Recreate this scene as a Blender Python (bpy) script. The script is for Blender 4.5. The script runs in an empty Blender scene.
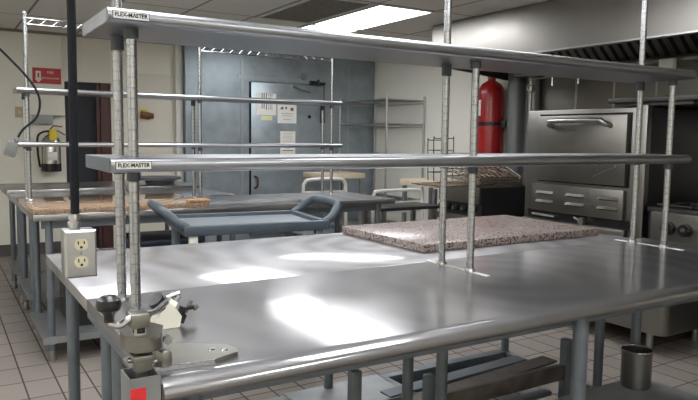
import bpy, bmesh, math, random
from mathutils import Vector, Matrix
random.seed(7)
I = 0.0254          # the scene is laid out in inches; z = 0 is the work-table top, the floor is z = -36
FZ = -36.0
C = bpy.context.scene.collection
PI = math.pi

# ------------------------------------------------------------------ materials
def new_mat(name):
    m = bpy.data.materials.new(name); m.use_nodes = True
    nt = m.node_tree; b = nt.nodes['Principled BSDF']
    return m, nt, b
def N(nt, t, **kw):
    n = nt.nodes.new(t)
    for k, v in kw.items(): setattr(n, k, v)
    return n
def mat(name, col, rough=.5, metal=0.0, var=0.08, scale=8.0, rvar=0.0, bump=0.0, stretch=(1,1,1), bscale=None, coat=0, detail=4, spec=None):
    m, nt, b = new_mat(name)
    tc = N(nt, 'ShaderNodeTexCoord'); mp = N(nt, 'ShaderNodeMapping'); mp.inputs['Scale'].default_value = stretch
    nt.links.new(tc.outputs['Object'], mp.inputs['Vector'])
    nz = N(nt, 'ShaderNodeTexNoise'); nz.inputs['Scale'].default_value = scale; nz.inputs['Detail'].default_value = detail
    nt.links.new(mp.outputs[0], nz.inputs['Vector'])
    cr = N(nt, 'ShaderNodeValToRGB')
    cr.color_ramp.elements[0].position = .3; cr.color_ramp.elements[1].position = .7
    cr.color_ramp.elements[0].color = tuple(c*(1-var) for c in col)+(1,)
    cr.color_ramp.elements[1].color = tuple(min(1, c*(1+var)) for c in col)+(1,)
    nt.links.new(nz.outputs['Fac'], cr.inputs[0]); nt.links.new(cr.outputs[0], b.inputs['Base Color'])
    b.inputs['Metallic'].default_value = metal
    if rvar:
        mr = N(nt, 'ShaderNodeMapRange'); mr.inputs[3].default_value = rough-rvar; mr.inputs[4].default_value = rough+rvar
        mr.inputs[1].default_value = .3; mr.inputs[2].default_value = .7
        nt.links.new(nz.outputs['Fac'], mr.inputs[0]); nt.links.new(mr.outputs[0], b.inputs['Roughness'])
    else: b.inputs['Roughness'].default_value = rough
    if bump:
        n2 = N(nt, 'ShaderNodeTexNoise'); n2.inputs['Scale'].default_value = bscale or scale*3
        nt.links.new(mp.outputs[0], n2.inputs['Vector'])
        bp = N(nt, 'ShaderNodeBump'); bp.inputs['Strength'].default_value = bump; bp.inputs['Distance'].default_value = .002
        nt.links.new(n2.outputs['Fac'], bp.inputs['Height']); nt.links.new(bp.outputs[0], b.inputs['Normal'])
    if coat: b.inputs['Coat Weight'].default_value = coat
    if spec is not None: b.inputs['Specular IOR Level'].default_value = spec
    return m
def emis(name, col, s):
    m, nt, b = new_mat(name)
    b.inputs['Base Color'].default_value = (.8,.8,.8,1)
    b.inputs['Emission Color'].default_value = col+(1,); b.inputs['Emission Strength'].default_value = s
    return m
def tabletop_steel(name, lo, hi, haze):
    """worn satin stainless: wiping swirls and polish patches in the roughness"""
    m, nt, b = new_mat(name)
    tc = N(nt, 'ShaderNodeTexCoord')
    nz = N(nt, 'ShaderNodeTexNoise'); nz.inputs['Scale'].default_value = 3.2; nz.inputs['Detail'].default_value = 1; nz.inputs['Distortion'].default_value = .5
    nt.links.new(tc.outputs['Object'], nz.inputs['Vector'])
    mr = N(nt, 'ShaderNodeMapRange'); mr.inputs[1].default_value=.1; mr.inputs[2].default_value=.9; mr.inputs[3].default_value=.05; mr.inputs[4].default_value=.2
    nt.links.new(nz.outputs['Fac'], mr.inputs[0]); nt.links.new(mr.outputs[0], b.inputs['Roughness'])
    mp = N(nt, 'ShaderNodeMapping'); mp.inputs['Scale'].default_value = (1.5, 60, 1)
    nt.links.new(tc.outputs['Object'], mp.inputs['Vector'])
    n2 = N(nt, 'ShaderNodeTexNoise'); n2.inputs['Scale'].default_value = 6; n2.inputs['Detail'].default_value = 3
    nt.links.new(mp.outputs[0], n2.inputs['Vector'])
    bp = N(nt, 'ShaderNodeBump'); bp.inputs['Strength'].default_value = .02; bp.inputs['Distance'].default_value = .0002
    nt.links.new(n2.outputs['Fac'], bp.inputs['Height']); nt.links.new(bp.outputs[0], b.inputs['Normal'])
    cr = N(nt, 'ShaderNodeValToRGB'); cr.color_ramp.elements[0].color=(.47,.47,.48,1); cr.color_ramp.elements[1].color=(.6,.6,.61,1)
    nt.links.new(nz.outputs['Fac'], cr.inputs[0]); nt.links.new(cr.outputs[0], b.inputs['Base Color'])
    b.inputs['Metallic'].default_value = 1
    # fine all-over scratches scatter part of the light broadly
    b2 = N(nt, 'ShaderNodeBsdfPrincipled'); b2.inputs['Metallic'].default_value = 1; b2.inputs['Roughness'].default_value = .46
    b2.inputs['Base Color'].default_value = (haze,haze*.99,haze*1.02,1)
    mf = N(nt, 'ShaderNodeMapRange'); mf.inputs[1].default_value=.2; mf.inputs[2].default_value=.8; mf.inputs[3].default_value=lo; mf.inputs[4].default_value=hi
    n3 = N(nt, 'ShaderNodeTexNoise'); n3.inputs['Scale'].default_value = 2.1; n3.inputs['Detail'].default_value = 2; n3.inputs['Distortion'].default_value = 1.2
    nt.links.new(tc.outputs['Object'], n3.inputs['Vector']); wv = N(nt, 'ShaderNodeTexWave', wave_type='RINGS', rings_direction='Z'); wv.inputs['Scale'].default_value = 2.2; wv.inputs['Distortion'].default_value = 5; wv.inputs['Detail'].default_value = 1
    nt.links.new(tc.outputs['Object'], wv.inputs['Vector'])
    av = N(nt, 'ShaderNodeMath', operation='MULTIPLY_ADD'); av.inputs[1].default_value = .35; nt.links.new(wv.outputs['Fac'], av.inputs[0])
    sc_ = N(nt, 'ShaderNodeMath', operation='MULTIPLY'); sc_.inputs[1].default_value = .65; nt.links.new(n3.outputs['Fac'], sc_.inputs[0]); nt.links.new(sc_.outputs[0], av.inputs[2])
    nt.links.new(av.outputs[0], mf.inputs[0])
    ms = N(nt, 'ShaderNodeMixShader'); nt.links.new(mf.outputs[0], ms.inputs[0]); nt.links.new(b.outputs[0], ms.inputs[1]); nt.links.new(b2.outputs[0], ms.inputs[2])
    nt.links.new(ms.outputs[0], nt.nodes['Material Output'].inputs['Surface'])
    return m
def granite(name, c1, c2, c3, scale=120, rough=.12):
    m, nt, b = new_mat(name)
    tc = N(nt, 'ShaderNodeTexCoord')
    v = N(nt, 'ShaderNodeTexVoronoi'); v.inputs['Scale'].default_value = scale
    nt.links.new(tc.outputs['Object'], v.inputs['Vector'])
    cr = N(nt, 'ShaderNodeValToRGB'); cr.color_ramp.interpolation = 'CONSTANT'
    e = cr.color_ramp.elements; e[0].color = c1+(1,); e[1].position = .38; e[1].color = c2+(1,)
    x = e.new(.68); x.color = c3+(1,)
    nt.links.new(v.outputs['Color'], cr.inputs[0]); nt.links.new(cr.outputs[0], b.inputs['Base Color'])
    b.inputs['Roughness'].default_value = rough
    return m
def grid_mat(name, px, py, ox, oy, gw, tile, line, rough, tvar, axes='xy', bump=.0, nscale=20, rough_line=.8):
    """square grid of tiles with thin joints, laid out in inches in the world's own axes"""
    m, nt, b = new_mat(name)
    tc = N(nt, 'ShaderNodeTexCoord'); sp = N(nt, 'ShaderNodeSeparateXYZ')
    nt.links.new(tc.outputs['Object'], sp.inputs[0])
    def M(op, a, b_=None):
        n = N(nt, 'ShaderNodeMath', operation=op)
        for i, s in enumerate((a, b_)):
            if s is None: continue
            if isinstance(s, (int, float)): n.inputs[i].default_value = s
            else: nt.links.new(s, n.inputs[i])
        return n.outputs[0]
    cells = []; masks = []
    for ax, p, o in ((axes[0], px, ox), (axes[1], py, oy)):
        u = M('DIVIDE', M('SUBTRACT', M('DIVIDE', sp.outputs[ax.upper()], I), o), p)
        fl = M('FLOOR', u); fr = M('SUBTRACT', u, fl)
        d = M('MULTIPLY', M('MINIMUM', fr, M('SUBTRACT', 1.0, fr)), p)
        masks.append(M('LESS_THAN', d, gw/2)); cells.append(fl)
    mask = M('MAXIMUM', masks[0], masks[1])
    cb = N(nt, 'ShaderNodeCombineXYZ'); nt.links.new(cells[0], cb.inputs[0]); nt.links.new(cells[1], cb.inputs[1])
    wn = N(nt, 'ShaderNodeTexWhiteNoise'); nt.links.new(cb.outputs[0], wn.inputs['Vector'])
    nz = N(nt, 'ShaderNodeTexNoise'); nz.inputs['Scale'].default_value = nscale; nz.inputs['Detail'].default_value = 5
    nt.links.new(tc.outputs['Object'], nz.inputs['Vector'])
    s = M('ADD', M('MULTIPLY', wn.outputs['Value'], .55), M('MULTIPLY', nz.outputs['Fac'], .45))
    cr = N(nt, 'ShaderNodeValToRGB'); cr.color_ramp.elements[0].position=.15; cr.color_ramp.elements[1].position=.85
    cr.color_ramp.elements[0].color = tuple(c*(1-tvar) for c in tile)+(1,); cr.color_ramp.elements[1].color = tuple(c*(1+tvar) for c in tile)+(1,)
    nt.links.new(s, cr.inputs[0])
    mx = N(nt, 'ShaderNodeMix', data_type='RGBA'); nt.links.new(mask, mx.inputs['Factor'])
    nt.links.new(cr.outputs[0], mx.inputs['A']); mx.inputs['B'].default_value = line+(1,)
    nt.links.new(mx.outputs['Result'], b.inputs['Base Color'])
    nt.links.new(M('ADD', M('MULTIPLY', mask, rough_line-rough), rough), b.inputs['Roughness'])
    if bump:
        bp = N(nt, 'ShaderNodeBump'); bp.inputs['Strength'].default_value = bump; bp.inputs['Distance'].default_value = .002
        nt.links.new(M('SUBTRACT', nz.outputs['Fac'], mask), bp.inputs['Height']); nt.links.new(bp.outputs[0], b.inputs['Normal'])
    return m

STEEL_TOP = tabletop_steel('tabletop_stainless', .44, .56, .30)
STEEL_TOP2 = tabletop_steel('scuffed_tabletop_stainless', .36, .62, .56)
STEEL = mat('brushed_stainless', (.52,.52,.52), .34, 1, .06, 5, .04)
SHELF = mat('shelf_stainless', (.36,.37,.39), .32, 1, .04, 5, .03)
HOOD = mat('hood_stainless', (.30,.288,.27), .35, 1, .07, 2.5, .05)
OVEN = mat('oven_stainless', (.24,.23,.212), .36, 1, .05, 4, .04)
OVEN_D = mat('dark_oven_steel', (.34,.33,.31), .4, 1, .08, 6)
CHROME = mat('chrome_post', (.44,.45,.465), .22, 1, .12, 90, .06)
CHROME_D = mat('dull_chrome_wire', (.5,.5,.49), .3, 1, .15, 40)
GALV = mat('galvanised_leg', (.175,.20,.225), .5, .65, .12, 14, .06)
GALV_L = mat('galvanised_sheet', (.32,.335,.34), .5, .75, .14, 10, .08)
COOLER = mat('embossed_cooler_metal', (.33,.385,.42), .42, .55, .16, 5, .06, .25, (1,1,1), 90)
COOLER_F = mat('cooler_trim_metal', (.37,.42,.45), .42, .6, .08, 6)
BLACK = mat('black_plastic', (.012,.012,.013), .25, 0, .1, 10)
RUBBER = mat('black_rubber', (.010,.012,.015), .6, 0, .15, 14, spec=.15)
COLLAR = mat('dark_plastic_collar', (.07,.078,.09), .4, 0, .1, 10)
BLACK_M = mat('black_enamel', (.018,.018,.019), .35, 0, .2, 8)
IRON = mat('cast_iron', (.035,.033,.031), .6, .4, .3, 20)
WALL = mat('cream_painted_wall', (.83,.80,.70), .6, 0, .03, 1.5, 0, .05, (1,1,1), 60)
WALL_R = mat('white_painted_wall', (.82,.81,.74), .55, 0, .03, 1.5)
PANEL = mat('cream_wall_panel', (.72,.685,.59), .5, 0, .03, 2)
TRIMW = mat('white_gloss_trim', (.72,.715,.66), .4, 0, .03, 4)
DOORD = mat('dark_doorway', (.02,.022,.03), .6, 0, .1, 4)
DOORF = mat('dark_red_brown_frame', (.085,.035,.03), .5, 0, .2, 6)
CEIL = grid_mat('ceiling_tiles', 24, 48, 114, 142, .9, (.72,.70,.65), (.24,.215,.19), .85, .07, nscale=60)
FLOOR = grid_mat('quarry_tile_floor', 6.35, 10.4, 1.1, 120.3, .34, (.245,.215,.193), (.045,.04,.037), .42, .12, bump=.15, nscale=14)
GRAN_B = granite('brown_granite', (.29,.19,.12), (.38,.28,.195), (.15,.09,.06), 210, .05)
GRAN_P = granite('pink_grey_granite', (.23,.185,.17), (.32,.265,.245), (.08,.06,.055), 160, .25)
GREYPL = mat('blue_grey_cart_plastic', (.065,.085,.105), .42, 0, .08, 10)
GREYPT = mat('blue_grey_tray_surface', (.19,.215,.235), .3, 0, .06, 10)
IVORY = mat('ivory_plastic', (.66,.61,.43), .35, 0, .03, 10)
SLOT = mat('dark_slot', (.012,.011,.01), .6, 0, 0, 5)
PLATE = mat('cast_nickel_plate', (.25,.24,.215), .36, .95, .12, 22, .05)
WHITEP = mat('white_plastic', (.78,.76,.66), .35, 0, .03, 10)
WHITE_T = mat('white_enamel_tube', (.72,.71,.65), .35, 0, .05, 10)
PAPER = mat('paper', (.78,.77,.73), .8, 0, .02, 10)
YELP = mat('yellow_paper', (.70,.68,.40), .8, 0, .03, 10)
REDS = mat('red_sign', (.50,.03,.035), .45, 0, .06, 10)
REDST = mat('red_sticker', (.72,.03,.035), .4, 0, .15, 60)
REDT = mat('red_tank_paint', (.30,.012,.012), .25, 0, .08, 5)
YEL = mat('yellow_tag', (.80,.60,.03), .5, 0, .05, 10)
SILVER = mat('silver_tank', (.62,.61,.58), .22, 1, .05, 8)
WOOD = mat('cream_board_top', (.66,.56,.42), .55, 0, .05, 8)
GREYBX = mat('grey_painted_box', (.32,.34,.33), .5, .2, .05, 10)
RUSTY = mat('brown_brass', (.22,.11,.05), .45, .5, .4, 40)
CAULK = mat('white_caulk', (.74,.73,.70), .6, 0, .12, 60)
NAVY = mat('dark_navy_plastic', (.025,.035,.055), .4, 0, .1, 10)
RACKW = mat('browned_wire', (.26,.21,.165), .35, .8, .4, 30)
BROWNBR = mat('brush_bristle', (.35,.2,.1), .8, 0, .3, 50)
DPAN = mat('dark_pan_steel', (.09,.086,.08), .5, .6, .1, 10)
CONN = mat('grey_cord_connector', (.16,.165,.16), .5, .2, .1, 20)
PANEL_LIGHT = emis('fluorescent_diffuser', (.97,.98,1.0), 7.0)
FRAME_L = mat('light_frame', (.6,.6,.57), .5, 0, .03, 5)
VENT = mat('dark_vent', (.22,.2,.17), .8, 0, .25, 25)
OLDRUST = mat('stained_steel', (.17,.15,.135), .5, .7, .25, 12)

# ------------------------------------------------------------------ mesh helpers
class MB:
    def __init__(s): s.bm = bmesh.new(); s.mats = []; s.mi = 0
    def _tag(s, faces):
        for f in faces: f.material_index = s.mi
    def box(s, x0, y0, z0, x1, y1, z1, bev=0, seg=2, rot=None, about=None):
        vs = [s.bm.verts.new(p) for p in ((x0,y0,z0),(x1,y0,z0),(x1,y1,z0),(x0,y1,z0),(x0,y0,z1),(x1,y0,z1),(x1,y1,z1),(x0,y1,z1))]
        fs = [s.bm.faces.new([vs[i] for i in q]) for q in ((0,3,2,1),(4,5,6,7),(0,1,5,4),(1,2,6,5),(2,3,7,6),(3,0,4,7))]
        if bev:
            es = list({e for f in fs for e in f.edges})
            r = bmesh.ops.bevel(s.bm, geom=es, offset=bev, segments=seg, affect='EDGES', profile=.5)
            vs = list({v for f in r['faces'] for v in f.verts} | {v for v in vs if v.is_valid})
        if rot is not None:
            c = Vector(about or ((x0+x1)/2, (y0+y1)/2, (z0+z1)/2))
            for v in vs: v.co = rot @ (v.co-c) + c
        return s
    def prism(s, poly, axis, a0, a1, bev=0):
        """poly: 2D outline; axis 'x': (y,z), 'y': (x,z), 'z': (x,y)"""
        def P(u, v, a): return {'x': (a,u,v), 'y': (u,a,v), 'z': (u,v,a)}[axis]
        A = [s.bm.verts.new(P(u, v, a0)) for u, v in poly]; B = [s.bm.verts.new(P(u, v, a1)) for u, v in poly]
        n = len(poly); fs = [s.bm.faces.new(A), s.bm.faces.new(B[::-1])]
        for i in range(n): fs.append(s.bm.faces.new((A[i], B[i], B[(i+1)%n], A[(i+1)%n])))
        bmesh.ops.recalc_face_normals(s.bm, faces=fs)
        return s
    def ring(s, c, d, r, seg, up=None):
        d = Vector(d).normalized(); u = Vector(up) if up else (Vector((0,0,1)) if abs(d.z) < .9 else Vector((1,0,0)))
        a = d.cross(u).normalized(); b = d.cross(a)
        return [s.bm.verts.new(Vector(c)+a*(r*math.cos(2*PI*i/seg))+b*(r*math.sin(2*PI*i/seg))) for i in range(seg)]
    def tube(s, pts, r, seg=10, closed=False, cap=True):
        pts = [Vector(p) for p in pts]; rs = r if isinstance(r, (list, tuple)) else [r]*len(pts)
        n = len(pts); rings = []; u = None
        for i, p in enumerate(pts):
            if closed: d = pts[(i+1) % n]-pts[i-1]
            else: d = pts[min(i+1, n-1)]-pts[max(i-1, 0)]
            d.normalize()
            if u is None: u = Vector((0,0,1)) if abs(d.z) < .9 else Vector((1,0,0))
            a = d.cross(u).normalized(); u = a.cross(d).normalized()
            rings.append([s.bm.verts.new(p+a*(rs[i]*math.cos(2*PI*k/seg))+u*(rs[i]*math.sin(2*PI*k/seg))) for k in range(seg)])
        for i in range(n if closed else n-1):
            A, B = rings[i], rings[(i+1) % n]
            for k in range(seg):
                s.bm.faces.new((A[k], A[(k+1)%seg], B[(k+1)%seg], B[k])).material_index = s.mi
        if cap and not closed:
            s.bm.faces.new(rings[0][::-1]).material_index = s.mi; s.bm.faces.new(rings[-1]).material_index = s.mi
        return s
    def cyl(s, p0, p1, r, seg=16, r2=None): return s.tube([p0, p1], [r, r if r2 is None else r2], seg)
    def lathe(s, c, prof, seg=20, axis='z'):
        """prof: (radius, height) pairs about an axis through c"""
        rings = []
        for r, h in prof:
            R_ = []
            for k in range(seg):
                a = 2*PI*k/seg; x, y = max(r, 1e-4)*math.cos(a), max(r, 1e-4)*math.sin(a)
                o = {'z': (x, y, h), 'x': (h, x, y), 'y': (y, h, x)}[axis]
                R_.append(s.bm.verts.new(Vector(c)+Vector(o)))
            rings.append(R_)
        for A, B in zip(rings, rings[1:]):
            for k in range(seg): s.bm.faces.new((A[k], A[(k+1)%seg], B[(k+1)%seg], B[k]))
        s.bm.faces.new(rings[0][::-1]); s.bm.faces.new(rings[-1])
        return s

def smooth_path(pts, n=6):
    """Catmull-Rom through the points"""
    P = [Vector(p) for p in pts]; P = [2*P[0]-P[1]]+P+[2*P[-1]-P[-2]]; out = []
    for i in range(1, len(P)-2):
        for k in range(n):
            t = k/n
            out.append(.5*((2*P[i])+(P[i+1]-P[i-1])*t+(2*P[i-1]-5*P[i]+4*P[i+1]-P[i+2])*t*t+(3*P[i]-P[i-1]-3*P[i+1]+P[i+2])*t**3))
    out.append(P[-2]); return out

def build(name, mb, m, parent=None, org=(0,0,0), place=None):
    """link the collected shapes as ONE mesh; coordinates are inches, org is subtracted"""
    o3 = Vector(org)
    for v in mb.bm.verts: v.co = (v.co-o3)*I
    bmesh.ops.recalc_face_normals(mb.bm, faces=mb.bm.faces)
    me = bpy.data.meshes.new(name); mb.bm.to_mesh(me); mb.bm.free()
    for mm in (m if isinstance(m, (list, tuple)) else [m]): me.materials.append(mm)
    me.shade_smooth(); me.set_sharp_from_angle(angle=math.radians(35))
    o = bpy.data.objects.new(name, me); C.objects.link(o)
    if parent is not None: o.parent = parent
    elif place is not None: o.location = W(place)
    return o
def W(p): return Vector((p[0]*I, p[1]*I, (p[2]-FZ)*I))
def tag(o, label=None, cat=None, group=None, kind=None):
    for k, v in (('label', label), ('category', cat), ('group', group), ('kind', kind)):
        if v: o[k] = v
    return o
class Thing:
    """an Empty at the thing's base; part() adds a child mesh, coordinates absolute (inches) unless local"""
    def __init__(s, name, label, cat, loc, group=None, rz=0, local=False, tilt=None):
        s.o = bpy.data.objects.new(name, None); C.objects.link(s.o); s.o.empty_display_size = .05
        s.loc = loc; s.local = local; s.o.location = W(loc); s.o.rotation_euler = tilt or (0,0,rz)
        tag(s.o, label, cat, group)
    def part(s, name, mb, m, parent=None, label=None, kind=None):
        o = build(name, mb, m, parent or s.o, (0,0,0) if s.local else s.loc)
        return tag(o, label=label, kind=kind)
def solo(name, mb, m, label, cat, org, group=None):
    o = build(name, mb, m, None, org, place=org); return tag(o, label, cat, group)
def struct(name, mb, m, parent=None):
    o = build(name, mb, m, parent, (0,0,FZ) if parent is None else (0,0,FZ))
    if parent is None: o['kind'] = 'structure'
    return o
def copy_tree(o, parent=None):
    c = o.copy(); C.objects.link(c); c.parent = parent
    for ch in list(o.children): copy_tree(ch, c)
    return c
def text(name, body, size, loc_local, rot, m, parent, width=None, extrude=.0002, bold=0):
    cu = bpy.data.curves.new(name, 'FONT'); cu.body = body; cu.size = size*I; cu.extrude = extrude
    cu.align_x = 'CENTER'; cu.align_y = 'CENTER'; cu.offset = bold; cu.materials.append(m)
    o = bpy.data.objects.new(name, cu); C.objects.link(o); o.parent = parent
    o.location = Vector(loc_local)*I; o.rotation_euler = rot
    me = bpy.data.meshes.new_from_object(o.evaluated_get(bpy.context.evaluated_depsgraph_get()))
    loc, rt = o.location.copy(), o.rotation_euler.copy(); bpy.data.objects.remove(o)
    o = bpy.data.objects.new(name, me); C.objects.link(o); o.parent = parent; o.location = loc; o.rotation_euler = rt
    if not me.materials: me.materials.append(m)
    if width: o.scale.x = width
    return o

# ------------------------------------------------------------------ the room
XL, XR, YN, YF, ZC = -75, 200, -120, 278, 62
struct('floor', MB().box(XL, YN, FZ-2, XR, YF, FZ), FLOOR)
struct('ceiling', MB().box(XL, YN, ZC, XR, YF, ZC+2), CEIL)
struct('wall_left', MB().box(XL-4, YN, FZ, XL, YF, ZC), WALL)
struct('wall_near', MB().box(XL, YN-4, FZ, XR, YN, ZC), WALL)
struct('wall_right', MB().box(XR, YN, FZ, XR+4, YF, ZC), WALL_R)
# back wall with the doorway
bw = MB(); bw.box(XL, YF, FZ, 37, YF+4, ZC).box(37, YF, 41, 57, YF+4, ZC).box(57, YF, FZ, XR, YF+4, ZC)
struct('wall_back', bw, WALL)
d = struct('door_1', MB().box(37, YF+3, FZ, 57, YF+4, 41).box(37.0,YF+6,FZ,57,YF+7,41), DOORD)
df = MB().box(50.5, YF+.5, FZ, 52, YF+3, 40).box(52.5, YF+1, FZ, 57, YF+3, 41)
build('door_frame', df, DOORF, d, (0,0,FZ))
tr = MB().box(36.2, YF-.5, 41.2, 57, YF, 61.5).box(65.8, YF-.4, FZ, 66.6, YF, 46.5).box(66.6, YF-.4, 45.5, 85, YF, 46.5)
struct('trim_1', tr, PANEL)
struct('trim_2', MB().box(66.6, YF-.35, FZ, 85, YF, 45.5), PANEL)
struct('trim_3', MB().box(86.5, YF-3, FZ, 90.2, YF, ZC, .6), TRIMW)
struct('trim_4', MB().box(XL, YF-.6, ZC-1.2, 90, YF, ZC), mat('wall_angle', (.22,.2,.18), .7))
struct('baseboard_back', MB().box(XL, YF-.5, FZ, 36.5, YF, FZ+5), mat('cove_base', (.1,.085,.08), .5))

# walk-in cooler front, flush with the back of the room
CY = 272
co = Thing('walk_in_cooler', 'blue-grey galvanised walk-in cooler front at the back of the kitchen', 'walk-in cooler', (90.3, CY, FZ))
co.part('wall_panel', MB().box(90.3, CY, FZ, 123.2, YF-.2, ZC-.3).box(123.2, CY, 45.4, 167, YF-.2, ZC-.3).box(167, CY, FZ, XR-.5, YF-.2, ZC-.3).box(123.2, CY+1.4, FZ, 167, YF-.2, 45.4), COOLER)
sm = MB()
for x in (118.6, 181.5): sm.box(x, CY-.25, FZ, x+1.6, CY, ZC-.4)
sm.box(117, CY-.3, 46.2, 172, CY, 48)
co.part('panel_seam', sm, COOLER_F)
dr = co.part('door', MB().box(123.9, CY-1.2, -33, 166.2, CY+1.3, 44.9, .3), COOLER)
co.part('gasket', MB().box(123.2, CY-.9, -33, 123.9, CY+1.2, 44.9), BLACK, dr, label='black door gasket')
co.part('gasket', MB().box(166.2,CY-.5,-33,166.8,CY+1.2,44.9), BLACK, dr)
co.part('kick_plate', MB().box(124.6, CY-1.35, 5.2, 137.5, CY-1.2, 6.4), STEEL, dr)
co.part('latch', MB().box(163.8, CY-2.6, 25, 166.4, CY-1.2, 36, .3).cyl((165, CY-3.4, 34), (165, CY-3.4, 27), .5), BLACK_M, dr)
co.part('hinge_arm', MB().tube(smooth_path([(148.5, CY-1.8, 43.6), (151, CY-2.8, 42.4), (157, CY-2.6, 41.2)]), .45, 8).lathe((148.5, CY-1.2, 43.6), [(1,-.9),(1,0)], 12, 'y'), OVEN_D, dr)
co.part('spyhole', MB().lathe((157.3, CY-1.2, 28.2), [(.9,-.3),(.9,0)], 14, 'y'), BLACK, dr)
co.part('thermometer', MB().lathe((154.6, CY, 49.3), [(1.9,-.8),(2.0,-.5),(2.0,0)], 20, 'y').lathe((154.6, CY-.8, 49.3), [(1.2,-.12),(1.2,0)], 16, 'y'), OVEN_D)
co.part('closer', MB().box(157.6, CY-2.4, 45.1, 161.5, CY, 47.2, .3).box(161.5, CY-1.6, 45.6, 167, CY, 46.8, .2).cyl((162.3, CY-2, 48), (162.3, CY-2, 44.6), .7, 10), BLACK_M)
co.part('door_pull', MB().tube(smooth_path([(125.6, CY-1.2, -3), (126.6, CY-3, -3.8), (126.6, CY-3, -8), (125.6, CY-1.2, -9)]), .5, 8), DOORF, dr)
def sheet(x0, z0, x1, z1, marks, m, label, name='notice', cat='notice', y=CY-1.2, grp=None, mm=None):
    t = Thing(name, label, cat, ((x0+x1)/2, y, z0), grp)
    t.part('sheet', MB().box(x0, y-.06, z0, x1, y-.01, z1), m)
    k = MB()
    for a, b, c_, e in marks: k.box(x0+a*(x1-x0), y-.09, z0+b*(z1-z0), x0+c_*(x1-x0), y-.06, z0+e*(z1-z0))
    if marks: t.part('print', k, mm or SLOT, kind='stuff')
    return t
sheet(126.7, 28.4, 137.7, 39.5, [(.27,.3,.31,1),(.37,.3,.41,1),(.49,.25,.53,1),(.62,.25,.64,1),(.7,.25,.72,1),(.78,.25,.8,1)], PAPER, 'white sheet with black vertical bars taped high on the cooler door')
sheet(129.4, 25.8, 135.6, 28.0, [], YELP, 'small yellow note below the barred sheet on the cooler door', 'sticky_note', 'note')
sheet(138.6, 24.5, 149.6, 34.4, [(.16,.72,.30,.8),(.2,.8,.3,.86),(.4,.74,.5,.86),(.68,.66,.84,.82),(.2,.5,.8,.52),(.25,.38,.75,.4),(.3,.2,.7,.22)], PAPER, 'white notice with small pictures, right of the barred sheet on the cooler door', mm=OLDRUST)
sheet(140.2, 7.5, 149, 20.3, [(.15,.9,.85,.91),(.2,.8,.8,.81),(.15,.72,.85,.73),(.15,.6,.8,.61),(.3,.3,.7,.31),(.15,.2,.85,.23)], PAPER, 'tall white notice lower on the cooler door behind the wire overshelf', mm=OLDRUST)

# things on the back wall
yw = YF-.1
sg = Thing('fire_extinguisher_sign', 'red sign with white pictogram on the cream wall above the overshelf', 'sign', (30, yw, 39.6))
sp_ = sg.part('sign_plate', MB().box(24.1, yw-.15, 39.4, 35.7, yw, 46.2), REDS)
sg.part('pictogram', MB().box(25.4, yw-.22, 41.3, 27.5, yw-.15, 44.8).prism([(24.9,41.4),(28.0,41.4),(26.45,39.8)], 'y', yw-.22, yw-.15), PAPER, sp_, label='white extinguisher and arrow')
sg.part('pictogram_centre', MB().box(26.1, yw-.26, 42, 26.8, yw-.22, 44), REDS, sp_)
for z, s_, bdy in ((44.3, 1.5, 'FIRE'), (41.8, 1.05, 'EXTINGUISHER')):
    text('lettering', bdy, s_, (31.4-30, -.2, z-39.6), (PI/2,0,0), PAPER, sp_)
so = Thing('wall_switch', 'beige wall switch plate left of the grey box on the back wall', 'switch', (18.6, yw, 24))
so.part('plate', MB().box(16.9, yw-.3, 24.4, 20.4, yw, 29, .1), mat('beige_plate', (.50,.40,.24), .5)); so.part('toggle', MB().box(18.3, yw-.7, 26.1, 19, yw-.3, 27.3), IVORY)
solo('wall_box', MB().box(23.2, yw-3, 21.6, 31.4, yw, 25.6, .2).box(22.9, yw-3.3, 25.3, 36.6, yw, 25.7), GREYBX, 'grey metal box on the back wall above the silver extinguisher', 'box', (27, yw, 21.6))
fe = Thing('wall_mounted_fire_extinguisher', 'silver fire extinguisher with yellow tag hanging on the back wall', 'fire extinguisher', (30, yw-5, 1))
ex, ey = 30, yw-5
fe.part('tank', MB().lathe((ex, ey, 0), [(3.6,4),(4,4.4),(4,13.5),(3.6,15.2),(2.2,16.6),(1.2,17.2)], 24), SILVER)
fe.part('base', MB().lathe((ex, ey, 0), [(3.9,1),(4.15,1.3),(4.15,4.4),(4.0,4.5)], 24), BLACK, label='black base skirt')
fe.part('label_panel', MB().box(ex-1.6, ey-4.25, 6, ex+2, ey-3.7, 9.6, .1), PAPER)
fe.part('valve', MB().cyl((ex,ey,17), (ex,ey,19), .8).tube([(ex-.4,ey,19),(ex+1.2,ey-.4,21),(ex+4.8,ey-1,20.6)], .3, 8).tube([(ex+.4,ey,18.6),(ex+3,ey-.6,18.8),(ex+5.8,ey-1,17)], .3, 8), RUSTY)
fe.part('tag', MB().box(ex-1, ey-4.4, 14.6, ex+2, ey-4.2, 19.4), YEL, label='yellow inspection tag')
fe.part('hose', MB().tube(smooth_path([(ex-.6,ey,18.6),(ex-3,ey-.4,18.2),(ex-5.2,ey-.6,16),(ex-5.3,ey-.6,9),(ex-4.6,ey-.6,3)]), .45, 8), RUBBER)
wf = Thing('wall_fitting', 'brown and brass pipe fitting on the cream wall behind the grooved posts', 'fitting', (72, yw, 24.6))
wf.part('body', MB().cyl((70,yw-2,27),(74,yw-2,26.4),1.7,12).cyl((74.4,yw-2,26.6),(75.8,yw-2,26.6),1.3,12).cyl((71,yw,27),(71,yw-2,27),.8,10), RUSTY)
wf.part('handle', MB().box(69.6, yw-4, 28.6, 72.6, yw-3.3, 29.6, .2).cyl((71,yw-2.5,27),(71,yw-3.6,29),.3,8).cyl((66.6,yw-3,27.4),(70,yw-2.4,27.2),.2,6), YEL)

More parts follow.
